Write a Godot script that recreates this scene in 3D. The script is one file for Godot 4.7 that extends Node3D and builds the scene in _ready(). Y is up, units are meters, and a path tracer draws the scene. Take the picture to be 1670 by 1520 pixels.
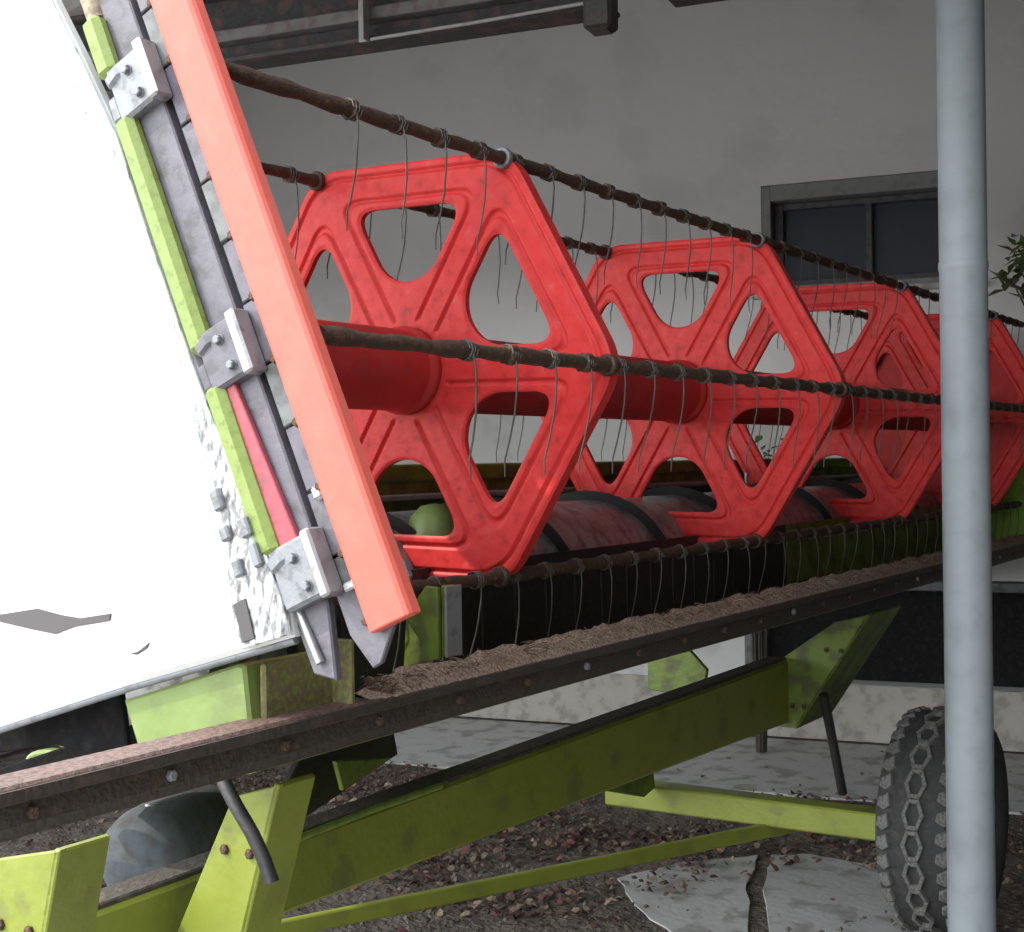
extends Node3D
# A grain header with a red pick-up reel, parked on its trailer under a lean-to roof.

var used := {}
var M := {}
var HX: Transform3D      # header frame: x along the header (away), y up, z towards its front
var SX: Transform3D      # shed frame: x along the wall, y up, z out of the wall
var rng := RandomNumberGenerator.new()

# ---------------------------------------------------------------- naming
func numbered(n: String) -> String:
	if not used.has(n):
		used[n] = 0
		return n
	used[n] += 1
	return "%s_%03d" % [n, used[n]]

func tag(o: Node, label: String, category: String, group := "") -> Node:
	o.set_meta("label", label)
	o.set_meta("category", category)
	if group != "":
		o.set_meta("group", group)
	return o

func thing(called: String, label: String, category: String, xf := Transform3D.IDENTITY, group := "") -> Node3D:
	var o := Node3D.new()
	o.name = numbered(called)
	o.transform = xf
	add_child(o, true)
	tag(o, label, category, group)
	return o

func inst(called: String, mesh: Mesh, mat: Material, parent: Node, xf := Transform3D.IDENTITY) -> MeshInstance3D:
	var o := MeshInstance3D.new()
	if parent == self:
		o.name = numbered(called)
	else:
		var k := 0
		for c in parent.get_children():
			if String(c.name) == called or String(c.name).begins_with(called + "_0") or String(c.name).begins_with(called + "_1") or String(c.name).begins_with(called + "_2"):
				k += 1
		o.name = called if k == 0 else "%s_%03d" % [called, k]
	o.mesh = mesh
	o.material_override = mat
	o.transform = xf
	parent.add_child(o, true)
	return o

func part(called: String, st: SurfaceTool, mat: Material, parent: Node, xf := Transform3D.IDENTITY) -> MeshInstance3D:
	return inst(called, done(st), mat, parent, xf)

func struct_of(o: Node) -> Node:
	o.set_meta("kind", "structure")
	return o

# ---------------------------------------------------------------- mesh helpers
func mb() -> SurfaceTool:
	var st := SurfaceTool.new()
	st.begin(Mesh.PRIMITIVE_TRIANGLES)
	st.set_smooth_group(-1)
	return st

func done(st: SurfaceTool) -> ArrayMesh:
	st.generate_normals()
	return st.commit()

func tri(st: SurfaceTool, a: Vector3, b: Vector3, c: Vector3, n: Vector3) -> void:
	if (b - a).cross(c - a).dot(n) > 0.0:
		st.add_vertex(a); st.add_vertex(c); st.add_vertex(b)
	else:
		st.add_vertex(a); st.add_vertex(b); st.add_vertex(c)

func quad(st: SurfaceTool, a: Vector3, b: Vector3, c: Vector3, d: Vector3, n: Vector3) -> void:
	tri(st, a, b, c, n)
	tri(st, a, c, d, n)

func add_box(st: SurfaceTool, c: Vector3, s: Vector3, bev := 0.003, B := Basis.IDENTITY) -> void:
	var h := s * 0.5
	bev = minf(bev, minf(h.x, minf(h.y, h.z)) * 0.8)
	for ax in 3:
		var b1 := (ax + 1) % 3
		var b2 := (ax + 2) % 3
		for sg in [-1.0, 1.0]:
			var n := Vector3.ZERO
			n[ax] = sg
			var q := []
			for e in [[-1, -1], [1, -1], [1, 1], [-1, 1]]:
				var p := Vector3.ZERO
				p[ax] = sg * h[ax]
				p[b1] = e[0] * (h[b1] - bev)
				p[b2] = e[1] * (h[b2] - bev)
				q.append(c + B * p)
			quad(st, q[0], q[1], q[2], q[3], B * n)
		for s1 in [-1.0, 1.0]:
			for s2 in [-1.0, 1.0]:
				var n2 := Vector3.ZERO
				n2[b1] = s1
				n2[b2] = s2
				var r := []
				for e in [[-1, 0], [1, 0], [1, 1], [-1, 1]]:
					var p2 := Vector3.ZERO
					p2[ax] = e[0] * (h[ax] - bev)
					p2[b1] = s1 * (h[b1] - (bev if e[1] == 1 else 0.0))
					p2[b2] = s2 * (h[b2] - (0.0 if e[1] == 1 else bev))
					r.append(c + B * p2)
				quad(st, r[0], r[1], r[2], r[3], B * n2)
	for sx in [-1.0, 1.0]:
		for sy in [-1.0, 1.0]:
			for sz in [-1.0, 1.0]:
				var n3 := Vector3(sx, sy, sz)
				var a := Vector3(sx * h.x, sy * (h.y - bev), sz * (h.z - bev))
				var b := Vector3(sx * (h.x - bev), sy * h.y, sz * (h.z - bev))
				var d := Vector3(sx * (h.x - bev), sy * (h.y - bev), sz * h.z)
				tri(st, c + B * a, c + B * b, c + B * d, B * n3)

func add_tube(st: SurfaceTool, pts: Array, r, seg := 10, caps := true, wob := 0.0) -> void:
	# r: one radius or a list of radii
	var rings := []
	var up := Vector3.UP
	for i in pts.size():
		var t: Vector3
		if i == 0:
			t = pts[1] - pts[0]
		elif i == pts.size() - 1:
			t = pts[i] - pts[i - 1]
		else:
			t = (pts[i + 1] - pts[i]).normalized() + (pts[i] - pts[i - 1]).normalized()
		t = t.normalized()
		if i == 0 and absf(t.dot(up)) > 0.9:
			up = Vector3.RIGHT
		var e1 := (up - t * up.dot(t)).normalized()
		up = e1
		var e2 := t.cross(e1)
		var ring := []
		var rr: float = r[i] if r is Array else r
		for k in seg:
			var an := TAU * k / seg
			var q := rr * (1.0 + (rng.randf_range(-wob, wob) if wob > 0.0 else 0.0))
			ring.append(pts[i] + (e1 * cos(an) + e2 * sin(an)) * q)
		rings.append(ring)
	st.set_smooth_group(1)
	for i in pts.size() - 1:
		for k in seg:
			var k2 := (k + 1) % seg
			var n: Vector3 = (rings[i][k] + rings[i][k2]) * 0.5 - pts[i]
			quad(st, rings[i][k], rings[i][k2], rings[i + 1][k2], rings[i + 1][k], n)
	st.set_smooth_group(-1)
	if caps:
		for e in [0, pts.size() - 1]:
			var nn: Vector3 = (pts[0] - pts[1]) if e == 0 else (pts[e] - pts[e - 1])
			for k in seg:
				tri(st, pts[e], rings[e][k], rings[e][(k + 1) % seg], nn)

func inset_poly(p: PackedVector2Array, d: float) -> PackedVector2Array:
	var o := PackedVector2Array()
	var n := p.size()
	var cw := 1.0 if Geometry2D.is_polygon_clockwise(p) else -1.0
	for i in n:
		var a := (p[i] - p[(i + n - 1) % n]).normalized()
		var b := (p[(i + 1) % n] - p[i]).normalized()
		var na := Vector2(a.y, -a.x) * cw
		var nb := Vector2(b.y, -b.x) * cw
		var m := (na + nb).normalized()
		var k := maxf(0.4, m.dot(na))
		o.append(p[i] + m * d / k * -1.0)
	# keep whichever side is the inner one
	var area0 := 0.0
	var area1 := 0.0
	for i in n:
		area0 += p[i].cross(p[(i + 1) % n])
		area1 += o[i].cross(o[(i + 1) % n])
	if absf(area1) > absf(area0):
		for i in n:
			o[i] = p[i] * 2.0 - o[i]
	return o

# polygon in the XY plane of xf, pushed out along +Z
func add_prism(st: SurfaceTool, poly: PackedVector2Array, depth: float, xf := Transform3D.IDENTITY, bev := 0.0025) -> void:
	var n := poly.size()
	var inn := inset_poly(poly, bev)
	var ids := Geometry2D.triangulate_polygon(inn)
	var z := [0.0, bev, depth - bev, depth]
	var loops := [inn, poly, poly, inn]
	for e in [0, 3]:
		var nz: Vector3 = xf.basis * Vector3(0, 0, -1 if e == 0 else 1)
		for i in range(0, ids.size(), 3):
			var v := []
			for j in 3:
				var q: Vector2 = inn[ids[i + j]]
				v.append(xf * Vector3(q.x, q.y, z[e]))
			tri(st, v[0], v[1], v[2], nz)
	var cw := 1.0 if Geometry2D.is_polygon_clockwise(poly) else -1.0
	for l in 3:
		for i in n:
			var j := (i + 1) % n
			var a: Vector2 = loops[l][i]
			var b: Vector2 = loops[l][j]
			var c: Vector2 = loops[l + 1][j]
			var d: Vector2 = loops[l + 1][i]
			var e2 := (poly[j] - poly[i]).normalized()
			var mid := (poly[i] + poly[j]) * 0.5
			var o2 := Vector2(e2.y, -e2.x)
			if Geometry2D.is_point_in_polygon(mid + o2 * 0.0008, poly):
				o2 = -o2
			var nn := Vector3(o2.x, o2.y, (-0.5 if l == 0 else (0.5 if l == 2 else 0.0)))
			quad(st, xf * Vector3(a.x, a.y, z[l]), xf * Vector3(b.x, b.y, z[l]), xf * Vector3(c.x, c.y, z[l + 1]), xf * Vector3(d.x, d.y, z[l + 1]), xf.basis * nn)

# revolve (radius, height) round the local Y of xf
func add_lathe(st: SurfaceTool, prof: Array, xf := Transform3D.IDENTITY, seg := 24, smooth := true) -> void:
	st.set_smooth_group(1 if smooth else -1)
	for i in prof.size() - 1:
		var a: Vector2 = prof[i]
		var b: Vector2 = prof[i + 1]
		var e := b - a
		for k in seg:
			var t0 := TAU * k / seg
			var t1 := TAU * (k + 1) / seg
			var tm := (t0 + t1) * 0.5
			var o := Vector3(e.y * cos(tm), -e.x, e.y * sin(tm))
			var P := func(q: Vector2, t: float) -> Vector3: return xf * Vector3(q.x * cos(t), q.y, q.x * sin(t))
			if a.x > 1e-5 and b.x > 1e-5:
				quad(st, P.call(a, t0), P.call(a, t1), P.call(b, t1), P.call(b, t0), xf.basis * o)
			elif a.x > 1e-5:
				tri(st, P.call(a, t0), P.call(a, t1), P.call(b, t0), xf.basis * o)
			else:
				tri(st, P.call(a, t0), P.call(b, t1), P.call(b, t0), xf.basis * o)
	st.set_smooth_group(-1)

func along_z(dir: Vector3, at: Vector3) -> Transform3D:      # Y axis of the result points along dir
	var y := dir.normalized()
	var x := (Vector3.UP if absf(y.y) < 0.9 else Vector3.RIGHT).cross(y).normalized()
	return Transform3D(Basis(x, y, x.cross(y)), at)

# plane u = const of the header frame: polygon given as (z, y), thickness goes to -x (outwards)
func u_plane(u: float) -> Transform3D:
	return Transform3D(Basis(Vector3(0, 0, 1), Vector3(0, 1, 0), Vector3(-1, 0, 0)), Vector3(u, 0, 0))

func pv(a: Array) -> PackedVector2Array:
	var o := PackedVector2Array()
	for i in range(0, a.size(), 2):
		o.append(Vector2(a[i], a[i + 1]))
	return o

# ---------------------------------------------------------------- materials
func lin(r: float, g: float, b: float) -> Color:
	return Color(r, g, b).linear_to_srgb()

func noise_tex(seed_: int, freq: float, cols: Array, offs: Array, oct := 4, size := 512, kind := FastNoiseLite.TYPE_SIMPLEX_SMOOTH) -> NoiseTexture2D:
	var n := FastNoiseLite.new()
	n.seed = seed_
	n.frequency = freq
	n.noise_type = kind
	n.fractal_octaves = oct
	var t := NoiseTexture2D.new()
	t.width = size
	t.height = size
	t.seamless = true
	t.noise = n
	var g := Gradient.new()
	g.offsets = PackedFloat32Array(offs)
	g.colors = PackedColorArray(cols)
	t.color_ramp = g
	return t

func bump_tex(seed_: int, freq: float, strength: float, oct := 4) -> NoiseTexture2D:
	var n := FastNoiseLite.new()
	n.seed = seed_
	n.frequency = freq
	n.fractal_octaves = oct
	var t := NoiseTexture2D.new()
	t.width = 512
	t.height = 512
	t.seamless = true
	t.as_normal_map = true
	t.bump_strength = strength
	t.noise = n
	return t

# base colour, a dirt colour that gathers in blotches, roughness, metal, metres per repeat
func mk(seed_: int, base: Color, dirt: Color, amount: float, rough: float, metal := 0.0, metres := 0.8, bump := 0.0, freq := 0.012) -> StandardMaterial3D:
	var m := StandardMaterial3D.new()
	var hi := base.lightened(0.06)
	m.albedo_texture = noise_tex(seed_, freq, [dirt, base.lerp(dirt, 0.5), base, hi], [0.0, clampf(amount, 0.02, 0.9) * 0.7, clampf(amount, 0.02, 0.9), 1.0], 5)
	m.uv1_triplanar = true
	m.uv1_scale = Vector3.ONE / metres
	m.roughness = rough
	m.metallic = metal
	if bump > 0.0:
		m.normal_enabled = true
		m.normal_texture = bump_tex(seed_ + 50, freq * 4.0, 6.0)
		m.normal_scale = bump
	return m

func make_materials() -> void:
	M.lime = mk(1, lin(0.16, 0.225, 0.055), lin(0.13, 0.165, 0.055), 0.38, 0.45, 0.0, 0.9, 0.08)
	M.lime_dirty_shaded = mk(2, lin(0.13, 0.19, 0.02), lin(0.07, 0.07, 0.03), 0.5, 0.55, 0.0, 0.7, 0.15)  # duller lime: dirt, plus shade for the far bracket and rear pad
	M.red = mk(3, lin(0.68, 0.048, 0.05), lin(0.58, 0.07, 0.065), 0.42, 0.42, 0.0, 0.45, 0.10)
	M.red_dark = mk(4, lin(0.46, 0.035, 0.035), lin(0.34, 0.05, 0.045), 0.4, 0.5, 0.0, 0.5, 0.08)
	M.salmon = mk(5, lin(0.62, 0.10, 0.07), lin(0.54, 0.115, 0.085), 0.35, 0.55, 0.0, 0.7, 0.05)
	M.white = mk(6, lin(0.80, 0.80, 0.80), lin(0.66, 0.66, 0.65), 0.25, 0.4, 0.0, 1.2, 0.03)
	M.grey_steel = mk(7, lin(0.115, 0.108, 0.128), lin(0.07, 0.066, 0.072), 0.42, 0.5, 0.1, 0.4, 0.1)
	M.galv = mk(8, lin(0.21, 0.22, 0.235), lin(0.12, 0.125, 0.13), 0.40, 0.5, 0.3, 0.3, 0.12, 0.014)
	M.dark_steel = mk(9, lin(0.03, 0.029, 0.03), lin(0.055, 0.04, 0.03), 0.4, 0.5, 0.3, 0.5, 0.15)
	M.rust_bar = mk(10, lin(0.06, 0.032, 0.02), lin(0.15, 0.08, 0.045), 0.5, 0.75, 0.1, 0.25, 0.5, 0.02)
	M.cutter = mk(11, lin(0.045, 0.036, 0.028), lin(0.10, 0.06, 0.045), 0.38, 0.6, 0.1, 0.45, 0.35, 0.014)
	M.rubber = mk(12, lin(0.035, 0.035, 0.036), lin(0.07, 0.066, 0.06), 0.45, 0.85, 0.0, 0.3, 0.2)
	M.rubber_dust = mk(13, lin(0.15, 0.147, 0.138), lin(0.065, 0.063, 0.06), 0.45, 0.9, 0.0, 0.15, 0.3, 0.02)
	M.auger = mk(14, lin(0.30, 0.30, 0.31), lin(0.08, 0.07, 0.065), 0.5, 0.35, 0.4, 0.4, 0.1)
	M.pole = mk(15, lin(0.27, 0.305, 0.33), lin(0.235, 0.265, 0.28), 0.4, 0.45, 0.0, 0.5, 0.05)
	M.wall = wall_material()
	M.glass = StandardMaterial3D.new()
	M.glass.albedo_color = lin(0.07, 0.08, 0.10)
	M.glass.roughness = 0.08
	M.frame = mk(17, lin(0.26, 0.26, 0.265), lin(0.2, 0.2, 0.2), 0.4, 0.6, 0.0, 0.5)
	M.frame_dark = mk(18, lin(0.10, 0.10, 0.11), lin(0.05, 0.05, 0.05), 0.4, 0.7, 0.0, 0.5)
	M.roof_steel = mk(19, lin(0.035, 0.036, 0.04), lin(0.11, 0.065, 0.055), 0.48, 0.7, 0.1, 0.6, 0.3)
	M.roof_sheet = mk(20, lin(0.68, 0.68, 0.67), lin(0.55, 0.53, 0.51), 0.4, 0.6, 0.0, 0.9, 0.15)
	M.ground = ground_material()
	M.concrete = mk(22, lin(0.48, 0.475, 0.47), lin(0.26, 0.25, 0.23), 0.46, 0.9, 0.0, 1.1, 0.10)
	M.yard = mk(35, lin(0.38, 0.37, 0.35), lin(0.29, 0.28, 0.26), 0.4, 0.9, 0.0, 2.5)
	M.blocker = mk(38, lin(0.05, 0.045, 0.04), lin(0.03, 0.027, 0.024), 0.45, 0.85, 0.0, 0.8)
	M.trailer = mk(39, lin(0.20, 0.235, 0.028), lin(0.145, 0.155, 0.045), 0.36, 0.45, 0.0, 0.9, 0.08)
	M.red.metallic_specular = 0.3
	M.red_dark.metallic_specular = 0.25
	M.red.albedo_texture = noise_tex(3, 0.014, [lin(0.28, 0.035, 0.03), lin(0.55, 0.036, 0.033), lin(0.63, 0.038, 0.036), lin(0.63, 0.05, 0.048), lin(0.60, 0.11, 0.10)], [0.0, 0.25, 0.45, 0.75, 1.0], 7, 1024)
	M.red.uv1_scale = Vector3.ONE / 0.7
	M.rail = mk(40, lin(0.18, 0.245, 0.05), lin(0.11, 0.145, 0.035), 0.34, 0.5, 0.0, 0.22, 0.15)
	M.roof_edge = mk(43, lin(0.12, 0.115, 0.12), lin(0.10, 0.06, 0.055), 0.45, 0.7, 0.0, 0.4)
	M.near_black = mk(44, lin(0.012, 0.012, 0.013), lin(0.02, 0.018, 0.015), 0.4, 0.75, 0.0, 0.3)
	M.near_black.metallic_specular = 0.1
	M.flaky = mk(45, lin(0.80, 0.80, 0.80), lin(0.14, 0.14, 0.14), 0.40, 0.6, 0.0, 0.09, 0.3, 0.02)
	M.flakier = mk(46, lin(0.80, 0.80, 0.81), lin(0.045, 0.045, 0.046), 0.64, 0.6, 0.0, 0.10, 0.4, 0.02)
	M.flaky.uv1_scale = Vector3(6, 2.2, 6)
	M.flakier.uv1_scale = Vector3(6, 2.4, 6)
	M.silver = mk(23, lin(0.36, 0.36, 0.37), lin(0.24, 0.24, 0.24), 0.3, 0.3, 0.6, 0.3, 0.05)
	M.tine = StandardMaterial3D.new()
	M.tine.albedo_color = lin(0.10, 0.09, 0.08)
	M.tine.roughness = 0.5
	M.tine.metallic = 0.3
	M.scuff = StandardMaterial3D.new()
	M.scuff.albedo_color = lin(0.07, 0.065, 0.065)
	M.scuff.roughness = 0.7
	M.chaff = StandardMaterial3D.new()
	M.chaff.vertex_color_use_as_albedo = true
	M.chaff.albedo_color = Color.WHITE
	M.chaff.roughness = 0.95
	M.dirt_heap = mk(25, lin(0.36, 0.26, 0.19), lin(0.05, 0.032, 0.025), 0.55, 0.95, 0.0, 0.12, 0.8, 0.03)
	M.leaf = StandardMaterial3D.new()
	M.leaf.vertex_color_use_as_albedo = true
	M.leaf.roughness = 0.5
	M.leaf.backlight_enabled = true
	M.leaf.backlight = Color(0.1, 0.14, 0.03)
	M.bark = mk(26, lin(0.045, 0.038, 0.03), lin(0.07, 0.06, 0.045), 0.4, 0.9, 0.0, 0.3)
	M.blue_grey = mk(27, lin(0.06, 0.07, 0.08), lin(0.045, 0.038, 0.036), 0.42, 0.9, 0.0, 0.25, 0.2)

func wall_material() -> StandardMaterial3D:
	var m := mk(16, lin(0.74, 0.73, 0.74), lin(0.66, 0.65, 0.65), 0.4, 0.92, 0.0, 2.6, 0.12, 0.006)
	return m

func ground_material() -> StandardMaterial3D:
	var m := mk(21, lin(0.13, 0.105, 0.085), lin(0.06, 0.045, 0.038), 0.48, 0.95, 0.0, 0.9, 0.9, 0.012)
	return m

# ---------------------------------------------------------------- scene
func _ready() -> void:
	rng.seed = 77
	# camera, sky, sun, exposure
	var cam := Camera3D.new()
	cam.name = "camera"
	cam.position = Vector3(0, 1.5, 0)
	cam.rotation = Vector3(-0.0029, 0, -0.014)
	cam.fov = rad_to_deg(2.0 * atan(760.0 / 2300.0))
	cam.near = 0.05
	cam.far = 400.0
	add_child(cam)
	cam.current = true
	var we := WorldEnvironment.new()
	we.name = "world_environment"
	var env := Environment.new()
	env.background_mode = Environment.BG_SKY
	var sky := Sky.new()
	var sm := ProceduralSkyMaterial.new()
	sm.sky_top_color = Color(0.66, 0.69, 0.72)
	sm.sky_horizon_color = Color(0.86, 0.86, 0.85)
	sm.sky_curve = 0.18
	sm.ground_bottom_color = Color(0.22, 0.2, 0.18)
	sm.ground_horizon_color = Color(0.4, 0.39, 0.37)
	sky.sky_material = sm
	env.sky = sky
	env.background_energy_multiplier = 4.9
	env.tonemap_mode = Environment.TONE_MAPPER_LINEAR
	env.tonemap_exposure = 2.05
	env.sdfgi_enabled = true
	env.ssao_enabled = true
	env.ssil_enabled = true
	we.environment = env
	add_child(we)
	var sun := DirectionalLight3D.new()
	sun.name = "sun"
	sun.light_energy = 0.6
	sun.light_color = Color(1.0, 0.96, 0.90)
	sun.light_angular_distance = 0.5
	sun.shadow_enabled = true
	add_child(sun)
	sun.look_at_from_position(Vector3.ZERO, -Vector3(-0.72, 0.69, 0.10), Vector3.UP)

	HX = Transform3D(Basis(Vector3.UP, 1.00372), Vector3(-0.22786, 0, -3.05988))
	SX = Transform3D(Basis(Vector3.UP, deg_to_rad(-23.0)), Vector3(1.64, 0, -7.5))
	make_materials()
	build_ground()
	build_wall()
	build_roof()
	build_blocker_walls()
	build_pole()
	build_header()
	build_side_knife()
	build_trailer()
	build_small_things()

# ---------------------------------------------------------------- the setting
func build_ground() -> void:
	var st := mb()
	# one sheet to the horizon, finer and uneven near the header
	var n := 60
	var noise := FastNoiseLite.new()
	noise.seed = 5
	noise.frequency = 0.9
	var xs := []
	for i in n + 1:
		var t := (float(i) / n - 0.5) * 2.0
		xs.append(signf(t) * (absf(t) * 5.0 + pow(absf(t), 6.0) * 145.0))
	st.set_smooth_group(1)
	var H := func(x: float, z: float) -> Vector3:
		var fall := 1.0 / (1.0 + pow(Vector2(x - 0.5, z + 4.5).length() * 0.15, 4.0))
		return Vector3(x + 0.5, noise.get_noise_2d(x * 2.0, z * 2.0) * 0.012 * fall - 0.020, z - 4.5)
	for i in n:
		for j in n:
			quad(st, H.call(xs[i], xs[j]), H.call(xs[i + 1], xs[j]), H.call(xs[i + 1], xs[j + 1]), H.call(xs[i], xs[j + 1]), Vector3.UP)
	struct_of(part("ground", st, M.ground, self))
	# concrete strip along the foot of the wall
	st = mb()
	add_box(st, Vector3(0, -0.035, 0.62), Vector3(20, 0.05, 1.23), 0.001)
	struct_of(part("pavement", st, M.concrete, self, SX))
	# pale unseen yard in front of the shed, added to bounce sunlight
	st = mb()
	add_box(st, Vector3(-1.0, -0.015, 14.1), Vector3(30, 0.06, 18.0), 0.01)
	struct_of(part("yard", st, M.yard, self, SX))
	# broken concrete slabs in the near ground, a dirt-filled crack between them
	for outline in [pv([0.36, -5.10, 0.62, -5.30, 0.92, -5.38, 0.80, -4.95, 0.70, -4.25, 0.55, -4.30, 0.42, -4.72]), pv([0.97, -5.38, 1.12, -5.38, 1.36, -5.20, 1.52, -4.6, 1.1, -4.15, 0.76, -4.22, 0.86, -4.95])]:
		st = mb()
		var rough := PackedVector2Array()
		for i in outline.size():
			for k in 5:
				var q: Vector2 = outline[i].lerp(outline[(i + 1) % outline.size()], k / 5.0)
				rough.append(q + (Vector2(rng.randf_range(-0.014, 0.014), rng.randf_range(-0.014, 0.014)) if k > 0 else Vector2.ZERO))
		add_prism(st, rough, 0.03, Transform3D(Basis(Vector3(1, 0, 0), Vector3(0, 0, 1), Vector3(0, -1, 0)), Vector3(0, -0.012, 0)), 0.001)
		struct_of(part("concrete_slab", st, M.concrete, self))
	# litter of dead leaves and clods, nobody could count it
	var leaf := mb()
	quad(leaf, Vector3(-0.02, 0, -0.012), Vector3(0.0, 0.006, -0.016), Vector3(0.0, 0.004, 0.016), Vector3(-0.02, 0, 0.012), Vector3.UP)
	quad(leaf, Vector3(0.0, 0.006, -0.016), Vector3(0.024, 0.001, -0.006), Vector3(0.024, 0.001, 0.006), Vector3(0.0, 0.004, 0.016), Vector3.UP)
	scatter("dead_leaves", done(leaf), 9000, "brown dead leaves and chaff lying on the dirt under the trailer", "leaf litter", [Color(0.12, 0.07, 0.05), Color(0.15, 0.10, 0.07), Color(0.07, 0.045, 0.04), Color(0.13, 0.05, 0.045), Color(0.2, 0.15, 0.1)], 0.3, 0.9)
	var clod := mb()
	for f in [[Vector3(0, 1, 0)], [Vector3(0, -1, 0)]]:
		var tip: Vector3 = f[0] * 0.012
		for k in 5:
			var a := TAU * k / 5
			var b := TAU * (k + 1) / 5
			tri(clod, tip, Vector3(cos(a) * 0.016, 0, sin(a) * 0.013), Vector3(cos(b) * 0.016, 0, sin(b) * 0.013), tip + Vector3(cos(a), 0, sin(a)) * 0.01)
	scatter("dirt_clods", done(clod), 5000, "small dark clods and pebbles strewn over the dirt floor", "clods", [Color(0.07, 0.05, 0.04), Color(0.13, 0.11, 0.09), Color(0.1, 0.06, 0.05)], 0.25, 0.9)

func scatter(called: String, mesh: ArrayMesh, count: int, label: String, category: String, cols: Array, smin: float, smax: float) -> void:
	var mm := MultiMesh.new()
	mm.transform_format = MultiMesh.TRANSFORM_3D
	mm.use_colors = true
	mm.mesh = mesh
	mm.instance_count = count
	var pn := FastNoiseLite.new()
	pn.seed = called.length() * 13
	pn.frequency = 1.1
	for i in count:
		var p := Vector3.ZERO
		for tries in 12:
			p = Vector3(rng.randf_range(-2.2, 2.6), 0, rng.randf_range(-7.4, -3.4))
			var s := SX.affine_inverse() * p
			if s.z < 1.24:
				continue
			var keep := 0.35 + pn.get_noise_2d(p.x, p.z) * 1.6
			if p.z > -5.4 and p.x > 0.35 and p.x < 1.7 and p.z < -4.2:
				keep -= 0.62
			if rng.randf() < keep:
				break
		p.y = rng.randf_range(-0.02, 0.002)
		if p.x > 0.35 and p.x < 1.6 and p.z > -5.4 and p.z < -4.3:
			p.y = rng.randf_range(0.0, 0.008)
		var sc := rng.randf_range(smin, smax)
		var b := Basis.from_euler(Vector3(rng.randf_range(-0.7, 0.7), rng.randf() * TAU, rng.randf_range(-0.7, 0.7))).scaled(Vector3(sc, sc * rng.randf_range(0.6, 1.2), sc))
		mm.set_instance_transform(i, Transform3D(b, p))
		mm.set_instance_color(i, cols[rng.randi() % cols.size()] * rng.randf_range(0.7, 1.2))
	var o := MultiMeshInstance3D.new()
	o.name = numbered(called)
	o.multimesh = mm
	o.material_override = M.chaff
	add_child(o, true)
	tag(o, label, category)
	o.set_meta("kind", "stuff")

func wall_piece(st: SurfaceTool, x0: float, x1: float, y0: float, y1: float) -> void:
	add_box(st, Vector3((x0 + x1) * 0.5, (y0 + y1) * 0.5, -0.15), Vector3(x1 - x0, y1 - y0, 0.3), 0.0)

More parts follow.
